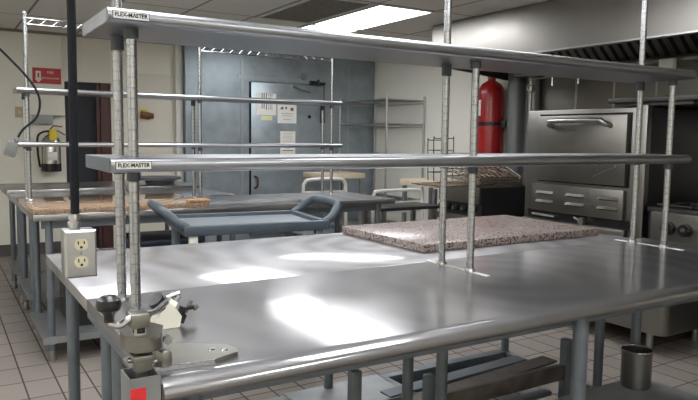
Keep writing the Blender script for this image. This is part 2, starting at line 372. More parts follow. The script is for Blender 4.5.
# ceiling lights and vent
def ceiling_light(x, y, label):
    t = Thing('ceiling_light', label, 'ceiling light', (x+12, y+24, ZC-.6), 'recessed fluorescent ceiling lights')
    f = MB().box(x+.4,y+.4,ZC-.5,x+1.2,y+47.6,ZC-.02).box(x+22.8,y+.4,ZC-.5,x+23.6,y+47.6,ZC-.02).box(x+1.2,y+.4,ZC-.5,x+22.8,y+1.2,ZC-.02).box(x+1.2,y+46.8,ZC-.5,x+22.8,y+47.6,ZC-.02)
    t.part('frame', f, FRAME_L); t.part('diffuser', MB().box(x+1.2,y+1.2,ZC-.35,x+22.8,y+46.8,ZC-.1), PANEL_LIGHT)
ceiling_light(114, 142, 'lit fluorescent ceiling panel showing above the long upper shelf')
ceiling_light(114, 190, 'fluorescent ceiling panel end to end with the visible one, nearer the cooler')
ceiling_light(90, 46, 'fluorescent ceiling panel overhead between worktable and range hood')
for x, xn in ((-54,'far left'), (-6,'left'), (42,'middle')):  # unseen panels, added out of frame to raise the ambient fill light
    for y, yn in ((94,'over the second-row tables'), (-2,'overhead beside the near worktable'), (-98,'behind the camera')):
        ceiling_light(x, y, 'unseen fluorescent fill panel added %s, %s column' % (yn, xn))
v = Thing('ceiling_vent', 'dark square return grille in the ceiling left of the lit panel', 'ceiling vent', (102, 166, ZC-.4))
v.part('frame', MB().box(90.4,142.4,ZC-.4,92,189.6,ZC-.02).box(112,142.4,ZC-.4,113.6,189.6,ZC-.02).box(92,142.4,ZC-.4,112,144,ZC-.02).box(92,188,ZC-.4,112,189.6,ZC-.02), FRAME_L)
g = MB()
for k in range(40): g.box(92, 144.2+k*1.1, ZC-.35, 112, 144.8+k*1.1, ZC-.05)
v.part('grille', g, VENT)

# ------------------------------------------------------------------ the near work tables
def arc(cx, cy, r, a0, a1, n=6): return [(cx+r*math.cos(math.radians(a0+(a1-a0)*k/n)), cy+r*math.sin(math.radians(a0+(a1-a0)*k/n))) for k in range(n+1)]
def leg(mb, x, y, ztop, r=.82, foot=True):
    mb.cyl((x,y,FZ+(2.6 if foot else 0)), (x,y,ztop), r, 18)
def table_legs(t, xs, ys, ztop, r=.82, m=None, shelf_z=None, legname='leg'):
    for x in xs:
        for y in ys:
            mb = MB(); leg(mb, x, y, ztop, r)
            l = t.part(legname, mb, m or GALV)
            t.part('foot', MB().lathe((x,y,FZ), [(.95,0),(1.05,.3),(.7,1.6),(.7,2.7)], 14), OVEN_D, l)
            if shelf_z is not None:
                t.part('shelf_clamp', MB().lathe((x,y,shelf_z-1.3), [(r+.25,0),(r+.25,1.7)], 14), GALV_L, l)

A = Thing('work_table', 'near stainless steel worktable with rounded front edge under the overshelf', 'work table', (48, 14, FZ))
prof = [(28.7,0), (1.95,0)] + [(1.7+1.6*math.cos(math.radians(a)), -.88+.88*math.sin(math.radians(a))) for a in range(90, 271, 12)] + [(3,-1.76),(3,-1.2),(28.7,-1.2)]
A.part('tabletop', MB().prism(prof, 'x', 0, 96.5), STEEL_TOP)
A.part('apron', MB().box(.02,2.4,-2.0,.25,28.6,-1.25).box(2,3.6,-3.2,94,4.4,-1.25).box(2,26,-3.2,94,26.8,-1.25), GALV)
table_legs(A, (2.9, 48, 93.0), (3.0, 26.9), -1.3, .85, shelf_z=-25.6)
A.part('undershelf', MB().box(66, 1.5, -25.5, 94.4, 27.0, -25, 0).box(66,1.5,-26.6,94.4,2,-25.5).box(66,26.5,-26.6,94.4,27,-25.5).box(93.9,2,-26.6,94.4,26.5,-25.5).box(66,2,-26.6,66.5,26.5,-25.5), GALV_L)

B = Thing('work_table', 'second stainless worktable pushed behind the near one, granite board on it', 'work table', (47, 44, FZ))
B.part('tabletop', MB().box(0, 28.95, -1.5, 94, 59.8, -.05, .12), STEEL_TOP2)
B.part('apron', MB().box(2,32,-3.4,92,32.8,-1.5).box(2,56,-3.4,92,56.8,-1.5), GALV)
table_legs(B, (3.0, 46.5, 91), (33, 57), -1.5, .85, shelf_z=-28.6)
B.part('undershelf', MB().box(38, 31.5, -28.6, 58, 58.2, -28.1).box(38,57.8,-29.8,58,58.2,-28.6), GALV_L)
B.part('bottom_rail', MB().box(58.2, 55.9, -30.4, 90.2, 58.1, -28.1, .15), GALV)
B.part('bottom_rail', MB().box(90.2, 33.8, -29.4, 91.8, 56, -28.3, .15), GALV_L)
B.part('bottom_rail', MB().box(57.6, 33.8, -29.0, 59.2, 56, -28.1, .15), GALV_L)
B.part('bottom_rail', MB().box(3.8, 55.9, -29.9, 38, 58.1, -28.3, .15), GALV_L)

# overshelf
def grooved_post(mb, x, y, z0, z1, r=.5, step=1.0):
    prof = [(r*.9, z0)]; z = z0+.08
    while z < z1-.3:
        prof += [(r, z), (r, z+step-.12), (r*.93, z+step-.10), (r*.93, z+step-.02)]; z += step
    prof += [(r, z), (r, z1)]
    mb.lathe((x, y, 0), prof, 16)
def sleeve(mb, x, y, z, h=1.6, r=.68): mb.lathe((x, y, z-h), [(r-.12,0),(r,.08),(r-.02,h)], 16)
def shelf_mesh(x0, x1, y0, y1, z, t=1.5, r=.62):
    """solid-look steel shelf: top at z, rolled long edges"""
    p = [(y0+r+.15, z)] + arc(y0+r, z-r, r, 90, 180, 6) + arc(y0+r, z-t+r, r, 180, 270, 6) + [(y0+r+.15, z-t), (y1-.3, z-t), (y1, z-t+.3), (y1, z-.1), (y1-.1, z)]
    return MB().prism(p, 'x', x0, x1)
def overshelf(label, org, xs, yf, yb, sx0, sx1, z0, h1, h2, hp, tall, base=True, plates=True, se=3.1, cap=.15, th=1.35):
    t = Thing('overshelf', label, 'overshelf', org)
    for x in xs:
        for y, k in ((yf, 'f'), (yb, 'b')):
            zf = z0+1.26 if (not plates and x < 40) else z0   # this pair stands on the granite slab
            top = (hp[xs.index(x)] if isinstance(hp, tuple) else hp) if k == tall else h2-.3
            mb = MB(); grooved_post(mb, x, y, zf+.02, top, .5)
            po = t.part('post', mb, CHROME)
            for h in (h1, h2):
                s_ = MB(); sleeve(s_, x, y, h-th, 1.0 if k == 'f' else (1.5 if h == h2 else .6)); t.part('sleeve', s_, COLLAR, po)
            if k == tall: t.part('post_cap', MB().lathe((x,y,top), [(.6,-.5),(.62,0),(.4,.25)], 14), CHROME, po)
            t.part('foot', MB().lathe((x,y,zf), [(.72,0.01),(.72,.2),(.55,.45)], 16), CHROME_D, po)
    for h in (h1, h2):
        sh = t.part('shelf', shelf_mesh(sx0, sx1, yf-se, yb+se, h, th), SHELF)
        t.part('end_cap', MB().box(sx0-.06, yf-se+.5, h-th+.06, sx0+.01, yb+se-.2, h-.08), GALV if h == h1 else GALV_L, sh)
        if plates:
            lx = sx0+.35; pw, ph = 3.3, .78
            t.part('name_plate', MB().box(lx, yf-se-.05, h-.3-ph, lx+pw, yf-se+.06, h-.3), COLLAR, sh)
            t.part('plate_face', MB().box(lx+.07, yf-se-.08, h-.3-ph+.07, lx+pw-.07, yf-se-.04, h-.37), STEEL if h == h2 else PAPER, sh)
            text('lettering', 'FLEX-MASTER', .5, (lx+pw/2-org[0], yf-se-.09-org[1], h-.28-ph/2-org[2]), (PI/2,0,0), BLACK, sh, width=.95, bold=.0004)
    return t
PF, PB = 20.3, 26.15
OA = overshelf('double stainless overshelf on grooved posts standing on the near worktable', (46.8, 23, 0), (3.1, 46.8, 89.6), PF, PB, .35, 91.0, 0, 15.45, 29.0, 48.5, 'b')
for x in (46.8, 89.6):
    OA.part('base_strip', MB().box(x-.35, 16.9, 0.0, x+.45, 29.6, .07, .03), CAULK, label='white caulk strip under the post feet')

# granite board on the rear table
solo('granite_board', MB().box(50.4, 34.9, 0, 92, 59.4, 1.25, .1), GRAN_P, 'pink-grey speckled granite slab lying on the second worktable', 'granite slab', (70, 47, 0))

# steel cup on the undershelf
cup = Thing('steel_container', 'empty round stainless steel container on the lower shelf of the worktable', 'container', (89.6, 24, -25))
cx, cy, cz = 89.4, 24.0, -25
cup.part('body', MB().lathe((cx,cy,cz), [(0,.1),(2.35,.02),(2.5,.35),(2.52,5.5),(2.6,6.5),(2.48,6.5),(2.4,5.5),(2.35,.5),(0,.45)], 32), OVEN)
ring = [(cx+2.6*math.cos(2*PI*k/32), cy+2.6*math.sin(2*PI*k/32), cz+6.52) for k in range(32)]
cup.part('rim', MB().tube(ring, .13, 8, closed=True), CHROME)

# ------------------------------------------------------------------ can opener at the left front corner
k = Thing('can_opener', 'commercial crank can opener with black knob clamped to the front left table corner', 'can opener', (-1, 2, -24))
k.part('base_plate', MB().prism([(-1.5,3.1),(4.5,2.5),(6.9,3.4),(7.2,4.3),(6.8,5.6),(4.2,7.6),(1.4,8.6),(.2,7.4),(-1.5,6.2)], 'z', .02, .34), PLATE)
k.part('collar', MB().prism(arc(-.9,2.2,1.35,180,360,8)+[(.9,3.4),(.3,4.8),(-.6,5.2),(-1.8,4.4),(-2.25,3.4)], 'z', 2.25, 3.35).box(.3,2.2,.3,1.3,4.2,1.7,.35), PLATE)
k.part('bolt', MB().lathe((5.2,4.9,.34), [(.3,0),(.22,.1)], 10), CHROME)
k.part('edge_strip', MB().box(-.1,2.52,.01,4.6,2.62,.4, rot=Matrix.Rotation(math.radians(-5),3,'Z')), CHROME)
k.part('bolt', MB().lathe((.55,1.1,2.9), [(.32,-.2),(.32,.2)], 10, 'y'), CHROME)
k.part('bolt', MB().lathe((6.1,4.3,.34), [(.3,0),(.22,.1)], 10), CHROME)
k.part('bar', MB().box(-1.65,1.6,-8,-.75,2.5,4.0,.1), OVEN_D)
k.part('gear_head', MB().box(-1.95,1.3,3.9,-.6,2.7,4.95,.12), PLATE)
k.part('black_sleeve', MB().lathe((-1.2,2.0,3.5), [(.5,0),(.5,.35),(.45,.4)], 16), BLACK)
k.part('crank_arm', MB().tube(smooth_path([(-1.4,1.9,4.7),(-2.1,1.6,4.6),(-2.7,1.5,4.3),(-3.4,1.7,4.5)]), [.26]*19, 8).tube(smooth_path([(-.9,2.6,4.6),(.6,4.4,4.2),(1.9,6.0,4.4)]), [.24]*13, 8), CHROME_D)
k.part('knob', MB().lathe((-3.35,1.7,4.6), [(.34,0),(.36,.45),(.5,.65),(.8,.9),(.88,1.25),(.8,1.6),(.5,1.85),(.2,1.93),(0,1.95)], 24), BLACK, label='glossy black mushroom knob')
k.part('clamp_block', MB().box(-1.75,.9,.85,-.6,2.1,1.95,.1).box(-1.95,.8,1.55,-.45,2.2,2.05,.1), PLATE)
k.part('clamp_screw', MB().cyl((-2.2,1.5,1.7),(-.2,1.3,1.4),.18,10), CHROME)
sq = Thing('steel_post', 'square galvanised steel post with a red sticker below the can opener', 'post', (-1.2, 1.6, FZ))
sq.part('tube', MB().box(-2.35,.5,FZ,-.15,.62,.6).box(-2.35,2.9,FZ,-.15,3.02,.6).box(-2.35,.62,FZ,-2.23,2.9,.6).box(-.27,.62,FZ,-.15,2.9,.6), GALV_L)
sq.part('sticker', MB().box(-2.28,.46,-1.45,-1.2,.5,-.1), REDST)
sq.part('edge_bar', MB().box(-.1,.3,-24,.0,2.2,-.1), OLDRUST)

# white fitting on the tabletop
wh = Thing('plastic_fitting', 'white angular plastic fitting with black knob and metal taps on the tabletop', 'fitting', (4.4, 12, 0))
wh.part('body', MB().prism([(2.9,.05),(6.2,.05),(6.5,1.5),(5.8,2.6),(4.7,3.5),(3.6,2.2),(2.9,1.0)], 'y', 11.2, 13.6).cyl((4.2,12.4,2.7),(3.4,12.2,3.5),1.05,18), WHITEP)
wh.part('knob', MB().cyl((4.0,12.3,2.9),(3.1,12.0,4.1),1.15,24), BLACK)
wh.part('dial', MB().cyl((4.9,12.1,3.3),(5.7,11.9,2.7),.75,16), WHITEP)
wh.part('tap', MB().cyl((5.4,12.4,2.6),(6.6,12.3,4.1),.32,10).cyl((5.0,13,3.8),(6.8,13,4.3),.35,10).cyl((5.6,13.3,4.4),(6.6,12.8,3.4),.3,10), CHROME)
wh.part('hose_stub', MB().cyl((6.4,12,1.2),(7.0,12,2.6),.55,12).cyl((6.7,12,.4),(7.1,11.8,1.5),.35,10).cyl((7.0,12,2.2),(8.6,12.6,2.2),.28,10), BLACK)
wh.part('nozzle', MB().cyl((7.4,12.6,1.6),(8.4,13,3.0),.3,10).cyl((8.6,12.6,2.0),(9.1,12.8,2.3),.4,10), OLDRUST)

for ch in wh.o.children_recursive:
    ch.data.transform(Matrix.Scale(.68, 4))
wh.o.location = W((4.1, 14.0, 0))
# ------------------------------------------------------------------ hanging outlet box
bx, by, bz = -2.95, 15.0, 6.95
bx, by, bz = -2.85, 15.0, 7.3
ob = Thing('outlet_box', 'steel box with ivory double outlet hanging on a thick black cord', 'outlet', (bx, by, bz-2.3))
ob.part('box', MB().box(bx-1.42, by-.0, bz-2.25, bx+1.42, by+2.0, bz+2.25, .12), STEEL)
pl = ob.part('cover_plate', MB().prism([(bx-1.45,bz-2.3),(bx+1.45,bz-2.3),(bx+1.45,bz+2.3),(bx-1.45,bz+2.3)], 'y', by-.12, by), STEEL)
# bevelled face
fm = MB(); o_ = [(bx-1.45,bz-2.3),(bx+1.45,bz-2.3),(bx+1.45,bz+2.3),(bx-1.45,bz+2.3)]; i_ = [(bx-1.27,bz-2.12),(bx+1.27,bz-2.12),(bx+1.27,bz+2.12),(bx-1.27,bz+2.12)]
Av = [fm.bm.verts.new((x, by-.12, z)) for x, z in o_]; Bv = [fm.bm.verts.new((x, by-.3, z)) for x, z in i_]
fm.bm.faces.new(Bv)
for q in range(4): fm.bm.faces.new((Av[q], Av[(q+1)%4], Bv[(q+1)%4], Bv[q]))
ob.part('raised_face', fm, STEEL, pl)
for dz in (.95, -.75):
    rc = MB(); P_ = []
    for a in range(32):
        an = 2*PI*a/32; P_.append((bx+.02+.62*math.cos(an), bz+dz+max(-.52, min(.52, .64*math.sin(an)))))
    rc.prism(P_, 'y', by-.38, by-.29)
    r_ = ob.part('receptacle', rc, IVORY)
    s_ = MB().box(bx-.3, by-.4, bz+dz-.02, bx-.19, by-.375, bz+dz+.32).box(bx+.23, by-.4, bz+dz+.02, bx+.34, by-.375, bz+dz+.29).lathe((bx+.02, by-.38, bz+dz-.28), [(.13,-.02),(.13,.005)], 12, 'y')
    ob.part('slot', s_, SLOT, r_)
ob.part('screw', MB().lathe((bx+.02, by-.3, bz+.1), [(.12,-.06),(.14,0)], 12, 'y'), CHROME)
ob.part('cord_grip', MB().lathe((bx-.3, by+1, bz+2.25), [(.5,0),(.5,.3),(.62,.32),(.62,.7),(.48,.75),(.48,1.0),(.58,1.02),(.52,1.5)], 16), CHROME_D)
for ch in ob.o.children_recursive: ch.data.transform(Matrix.Scale(.9, 4, (1,0,0)) @ Matrix.Translation((0,0,.1*2.3*I)) @ Matrix.Scale(.9, 4, (0,0,1)))
solo('power_cord', MB().tube(smooth_path([(bx-.2,by+1,bz+3.4),(bx-.12,by+1,20),(bx-.05,by+1,34),(bx+.05,by+1,48),(bx,by+1,ZC)]), .37, 12), RUBBER, 'thick black cord hanging straight from the ceiling to the outlet box', 'cord', (bx-.3, by+1, bz+3.6))
cy_ = 60
pc = smooth_path([(-38,cy_,ZC),(-20,cy_,47),(-10.8,cy_,35),(-5.4,cy_,29.6),(-1.6,cy_,25.4),(-.2,cy_,22.6),(-.6,cy_,20.0),(-2.4,cy_,18.2),(-3.3,cy_,16.7)])
solo('thin_cord', MB().tube(pc, .16, 8), RUBBER, 'thin black cord curving down at the far left to a grey connector', 'cord', (-3.3, cy_, 16.7))
cn = Thing('cord_connector', 'small grey plug connector dangling at the end of the thin cord', 'connector', (-4.0, cy_, 14.2))
R1 = Matrix.Rotation(math.radians(18), 3, 'Y')
cn.part('body', MB().box(-4.75,cy_-.5,14.3,-3.3,cy_+.5,16.4,.15, rot=R1), CONN)
cn.part('grip', MB().box(-3.6,cy_-.3,16.3,-3.0,cy_+.3,17.0,.1), CONN)

# ------------------------------------------------------------------ frame pieces stored under the rear table
def beam(p0, p1, w, h, mb=None):
    mb = mb or MB(); p0, p1 = Vector(p0), Vector(p1); d = (p1-p0); L = d.length; d.normalize()
    s = d.cross(Vector((0,0,1))).normalized(); u = s.cross(d)
    vs = [mb.bm.verts.new(q+s*(a*w/2)+u*(b*h/2)) for q in (p0, p1) for a, b in ((-1,-1),(1,-1),(1,1),(-1,1))]
    for q in ((0,1,2,3),(7,6,5,4),(0,4,5,1),(1,5,6,2),(2,6,7,3),(3,7,4,0)): mb.bm.faces.new([vs[i] for i in q])
    return mb
dk = Thing('floor_rack', 'grey steel floor rack with four square posts standing under the worktables', 'floor rack', (69, 43, FZ))
for x, y, zt in ((51.9,34.6,-19.6),(83.8,34.6,-18.6),(50.4,53,-29),(88,53,-29)):
    dk.part('post', MB().box(x-.75,y-.75,FZ,x+.75,y+.75,zt,.08), GALV)
dk.part('rail', MB().box(52.6,34,-26.0,83.0,35.2,-23.2,.1), OLDRUST)
dk.part('rail', MB().box(51.15,52.4,-31.6,87.2,53.6,-29.4,.1), GALV)
for y, zz in ((37.6,-29.6),(47.6,-29.4)):
    dk.part('slat', MB().box(51.15,y,-30.4,84,y+2.0,zz,.1), GALV)
solo('steel_channel', beam((52,38.5,-25.4),(86.5,40.5,-24.6),3.4,.4, beam((52,40.2,-25.9),(86.5,42.2,-25.1),.35,1.3)), OLDRUST, 'stained flat steel channel laid slanting across the floor rack', 'steel channel', (68, 43, -28))
solo('steel_strip', beam((52,46.6,-27.0),(86,47.6,-26.4),3.0,.35), GALV, 'long grey steel strip behind the slanting channel on the rack', 'steel strip', (68, 49, -27))
dn = Thing('square_post_stand', 'short square steel stand under the near table left of the middle legs', 'stand', (36, 32, FZ))
dn.part('post', MB().box(35.4,31,FZ+.6,36.9,32.5,-15.2,.08), GALV)
dn.part('foot_plate', MB().box(33.8,29.6,FZ,38.4,34,FZ+.6,.05), GALV_L)
lt = Thing('floor_rack', 'low slatted steel rack on the floor below the left half of the tables', 'floor rack', (20, 43, FZ))
for x in (7,37):
    for y in (36,52): lt.part('leg', MB().box(x-.6,y-.6,FZ,x+.6,y+.6,-29), GALV)
for y in (36,41.3,46.6,52): lt.part('slat', MB().box(6.2,y-1.2,-29,37.8,y+1.2,-28,.1), GALV_L)

# ------------------------------------------------------------------ utility cart
ct = Thing('utility_cart', 'blue-grey plastic utility cart with looped handles behind the granite slab', 'utility cart', (47.6, 98, FZ), rz=math.radians(-7), local=True)
L2, W2, T = 16.4, 11.6, -1.2-FZ
def tray(mb, z, d=2.2):
    mb.box(-L2,-W2,z-d,L2,-W2+1.3,z,.35).box(-L2,W2-1.3,z-d,L2,W2,z,.35).box(-L2,-W2+1.2,z-d,-L2+1.6,W2-1.2,z,.35).box(L2-1.6,-W2+1.2,z-d,L2,W2-1.2,z,.35)
    return mb
top = ct.part('top_tray', tray(MB(), T), GREYPL)
ct.part('tray_floor', MB().box(-L2+1.5,-W2+1.2,T-1.5,L2-1.5,W2-1.2,T-.9), GREYPT, top)
low = ct.part('bottom_tray', tray(MB(), 12), GREYPL)
ct.part('tray_floor', MB().box(-L2+1.5,-W2+1.2,10.4,L2-1.5,W2-1.2,11), GREYPT, low)
for sx in (-1, 1):
    hp = smooth_path([(sx*(L2-1),-W2+1.2,T-.6),(sx*(L2+1.0),-W2+1.4,T+.6),(sx*(L2+3.2),-W2+3.4,T+2.7),(sx*(L2+3.9),-W2+6.5,T+3.2),(sx*(L2+3.9),W2-6.5,T+3.2),(sx*(L2+3.2),W2-3.4,T+2.7),(sx*(L2+1.0),W2-1.4,T+.6),(sx*(L2-1),W2-1.2,T-.6)])
    ct.part('handle', MB().tube(hp, .95, 12), GREYPL)
    for sy in (-1, 1):
        ct.part('upright', MB().box(sx*(L2-2.2)-.9, sy*(W2-1.5)-.8, 4, sx*(L2-2.2)+.9, sy*(W2-1.5)+.8, T-1.8, .2), WHITE_T if sx < 0 and sy < 0 else GALV)
        w = ct.part('caster', MB().lathe((sx*(L2-2.2), sy*(W2-1.5), 2.5), [(2.3,-.6),(2.5,-.4),(2.5,.4),(2.3,.6)], 20, 'y'), RUBBER)
        ct.part('caster_fork', MB().box(sx*(L2-2.2)-.6, sy*(W2-1.5)-1.1, 2, sx*(L2-2.2)+.6, sy*(W2-1.5)-.8, 5.2).box(sx*(L2-2.2)-.6, sy*(W2-1.5)+.8, 2, sx*(L2-2.2)+.6, sy*(W2-1.5)+1.1, 5.2), CHROME_D, w)

# ------------------------------------------------------------------ second row of tables with its own overshelf
ZB = -.8
D = Thing('work_table', 'long steel worktable of the second row, brown granite over its left half', 'work table', (54, 134, FZ))
D.part('tabletop', MB().box(5, 119, ZB-1.5, 105.5, 149, ZB, .15), STEEL_TOP)
D.part('apron', MB().box(7,121.5,ZB-3.6,102,122.3,ZB-1.5).box(7,145.5,ZB-3.6,102,146.3,ZB-1.5), GALV)
table_legs(D, (8.6, 54, 101), (122, 146), ZB-1.5, .85, shelf_z=-30.6)
D.part('undershelf', MB().box(6.5,120.5,-30.5,102.5,147.5,-30).box(6.5,120.5,-31.6,102.5,121,-30.5), GALV_L)
solo('granite_board', MB().box(5.0, 118.9, ZB, 46.5, 148.8, ZB+1.25, .1), GRAN_B, 'glossy brown granite slab covering the left part of the second-row table', 'granite slab', (25, 134, ZB))
bb = solo('scrub_brush', MB().box(41, 118.9, ZB+1.27, 46.8, 121.6, ZB+2.1, .25), BROWNBR, 'tan bristled brush at the right end of the brown granite slab', 'brush', (44, 120, ZB+1.27))
OB = overshelf('far double overshelf with wire top rails on the second-row worktable', (52, 141, ZB), (6.8, 51.4, 94.9), 139.8, 145.6, 4.4, 97.9, ZB, 15.4, 28.9, (47.2, 46.6, 43.5), 'f', plates=False, se=1.8, th=1.2)
for x0, x1, zz in ((6.8, 51.4, 46.0), (51.4, 94.9, 42.9)):
    mb = MB(); mb.tube([(x0,139.8,zz),(x1,139.8,zz)], .17, 8).tube([(x0,139.8,zz-1.5),(x1,139.8,zz-1.5)], .17, 8)
    n = 15; zg = []
    for q in range(2*n+1): zg.append((x0+.6+(x1-x0-1.2)*q/(2*n), 139.8, zz-.1 if q % 2 else zz-1.4))
    mb.tube(zg, .12, 6)
    OB.part('top_rail', mb, CHROME, label='zigzag wire rail')
bn = Thing('storage_bin', 'dark navy plastic bin on the shelf under the second-row table', 'bin', (38, 134, -30))
bn.part('body', MB().prism([(31.5,-29.9),(45,-29.9),(47,-10),(29.5,-10)], 'y', 126, 143), NAVY); bn.part('rim', MB().box(28.9,125.4,-10.6,47.6,143.6,-9.6,.2), NAVY)
bk = Thing('storage_bin', 'black plastic crate left of the navy bin under the second-row table', 'bin', (20, 134, -30))
bk.part('body', MB().box(13.5,127,-29.9,26.5,143,-20,.4), BLACK); bk.part('rim', MB().box(13,126.5,-20.6,27,143.5,-19.8,.2), BLACK)

E2 = Thing('work_table', 'steel worktable against the back of the second-row table at left', 'work table', (30, 165, FZ))
E2.part('tabletop', MB().box(5, 150.2, -2.1, 66, 180.2, -.6, .15), STEEL_TOP)
table_legs(E2, (8.5, 62), (153, 175.5), -2.1, .85, shelf_z=-26.6)
E2.part('undershelf', MB().box(6.5,151.5,-26.5,64.5,179,-26).box(6.5,151.5,-27.6,64.5,152,-26.5), GALV_L)
E3 = Thing('work_table', 'farthest steel worktable at left below the fire extinguisher', 'work table', (32, 198, FZ))
E3.part('tabletop', MB().box(5, 182, -1.7, 66, 212, .2, .15), STEEL_TOP)
table_legs(E3, (8.5, 62), (185, 209), -1.7, .85, shelf_z=-26.6)
E3.part('undershelf', MB().box(6.5,183.5,-26.5,64.5,210.5,-26), GALV_L)
pan = Thing('oval_pan', 'dark oval roasting pan on the far steel table', 'pan', (57, 190, .2))
P1 = [(54+5*math.cos(2*PI*k/28), 190+5*math.sin(2*PI*k/28)) for k in range(28)]; P2 = [(53+8.4*math.cos(2*PI*k/28), 190+8*math.sin(2*PI*k/28)) for k in range(28)]
pan.part('body', MB().prism(P1, 'z', .22, 2.0), COLLAR); pan.part('rim', MB().prism(P2, 'z', 2.0, 2.9), COLLAR)

# small black-topped table and the white tubular chairs
bt = Thing('side_table', 'small dark-topped table between the white chairs and the range', 'table', (124, 141, FZ))
bt.part('tabletop', MB().box(111,134.5,-6.7,136,149,-5.6,.1), BLACK_M)
for x in (113,134):
    for y in (136,147.4): bt.part('leg', MB().box(x-.7,y-.7,FZ,x+.7,y+.7,-6.7), OVEN_D)
def tube_chair(label, x0, x1, y, zt):
    xm, w = (x0+x1)/2, (x1-x0)/2
    t = Thing('tube_chair', label, 'chair', (xm, y+8, FZ), 'white tubular chairs')
    t.part('back_frame', MB().tube(smooth_path([(x0,y-1.2,FZ+.02),(x0,y-.6,-18),(x0,y,zt-4),(x0+.6,y,zt-1.2),(x0+3,y,zt),(x1-3,y,zt),(x1-.6,y,zt-1.2),(x1,y,zt-4),(x1,y-.6,-18),(x1,y-1.2,FZ+.02)],5), .62, 10), WHITE_T)
    t.part('back_slat', MB().box(x0+.5,y-.3,zt-5.2,x1-.5,y+.3,zt-4.2,.1).box(x0+.5,y-.3,zt-8.4,x1-.5,y+.3,zt-7.4,.1), WHITE_T)
    t.part('seat', MB().box(x0-.2,y+.4,-19.2,x1+.2,y+16,-17.6,.5), GREYPL)
    for x in (x0+.8, x1-.8): t.part('leg', MB().cyl((x,y+15,FZ+.02),(x,y+14.4,-19),.6,10), WHITE_T)
tube_chair('white tubular chair behind the far table, left of the storage shelf', 98.6, 116.4, 166, 2.2)
tube_chair('white tubular chair in front of the storage shelf', 122.6, 145.4, 157, -2.0)

# cream topped tables by the cooler
def cream_table(label, x0, y0, x1, y1, z):
    t = Thing('cream_top_table', label, 'table', ((x0+x1)/2, (y0+y1)/2, FZ))
    t.part('tabletop', MB().box(x0,y0,z-2.6,x1,y1,z,.2), WOOD)
    for x in (x0+1.5, x1-1.5):
        for y in (y0+1.5, y1-1.5): t.part('leg', MB().box(x-.8,y-.8,FZ,x+.8,y+.8,z-3.2), GALV_L)
    t.part('undershelf', MB().box(x0+1,y0+1,-27,x1-1,y1-1,-26.2), GALV_L)
cream_table('cream-topped table in front of the walk-in cooler door', 149, 241, 174, 262, -.6)
cream_table('cream-topped stand between the storage shelf and the range racks', 168.5, 178, 187, 203, -1)

# wire storage shelving along the right wall
ss = Thing('wire_shelving', 'tall chrome wire shelving unit standing in the far right corner', 'shelving', (189, 250, FZ))
for x, y in ((176,225.5),(199,225.5),(176,270),(199,270)):
    ss.part('post', MB().cyl((x,y,FZ+.1),(x,y,38.6),.55,12), CHROME_D)
for z in (36.6, 24.7, 7.6, -14, -28):
    mb = MB()
    for x in (176,199): mb.tube([(x,225.5,z),(x,270,z)], .3, 8).tube([(x,225.5,z-1.4),(x,270,z-1.4)], .2, 6)
    for y in (225.5,270): mb.tube([(176,y,z),(199,y,z)], .3, 8).tube([(176,y,z-1.4),(199,y,z-1.4)], .2, 6)
    for y, in ((249.5,),): mb.tube([(176,y,z-.4),(199,y,z-.4)], .25, 6)
    for q in range(1, 21): mb.tube([(176+q*1.09,225.5,z-.1),(176+q*1.09,270,z-.1)], .1, 4)
    ss.part('shelf', mb, CHROME_D)
ho = solo('coiled_wire', MB().tube([(182+.9*math.cos(q*.5), 233+q*.18, 8.85+.9*math.sin(q*.5)) for q in range(60)], .16, 6), OVEN_D, 'small dark coil of wire on the middle level of the wire shelving', 'wire coil', (182, 238, 7.8))

# black wire holder
wr = Thing('wire_stand', 'small black wire stand on the cream-topped stand against the white wall', 'wire stand', (176, 196, -1))
def loop(y, z0, z1, w): return [(169.6,y,z0),(169.2,y+.1,z1-.6),(170.2,y,z1),(170.2+w-1,y,z1),(170.2+w,y,z1-.6),(170+w,y,z0)]
wr.part('frame', MB().tube(smooth_path(loop(180,-.7,17.6,10)), .22, 6).tube(smooth_path(loop(184,-.7,16.8,10)), .22, 6), BLACK_M)
for z, in ((3.,),(7.5,),(12.5,)): wr.part('tier_wire', MB().tube([(169.6,180,z),(180,180,z),(180,184,z),(169.6,184,z)], .2, 6, closed=True), BLACK_M)

# ------------------------------------------------------------------ cooking line along the right wall
XO = 165
# range under the racks
r2 = Thing('griddle', 'low steel griddle stand carrying the pile of wire racks', 'griddle', (182, 158, FZ))
ya2 = 145.6
r2.part('body', MB().box(XO+.5,ya2+.4,-14,199,169.6,-1.6), BLACK_M)
r2.part('front_panel', MB().box(XO-.6,ya2,-7.6,XO+.5,170,-1.2,.2), OVEN)
r2.part('rail', MB().box(XO-3.2,ya2,-14.8,XO+.5,170,-12.4,.3), OVEN)
r2.part('side_panel', MB().box(XO+.6,ya2-.2,-14.4,199,ya2+.4,-1.4), BLACK_M)
for y in (149, 154, 159, 164, 168):
    kb = r2.part('knob', MB().lathe((XO+.5,y,-9.9), [(1.0,-2.4),(1.2,-2.1),(1.2,0)], 14, 'x'), BLACK)
    r2.part('knob_pin', MB().box(XO-2.4,y-.5,-10.4,XO-1.9,y+.5,-9.2), CHROME, kb)
for x in (XO+2,196):
    for y in (ya2+2,168): r2.part('leg', MB().cyl((x,y,FZ+.02),(x,y,-14),1.0,12), OVEN_D)
r2.part('lower_shelf', MB().box(XO+1,ya2+.5,-27,198,169,-26), OVEN_D)
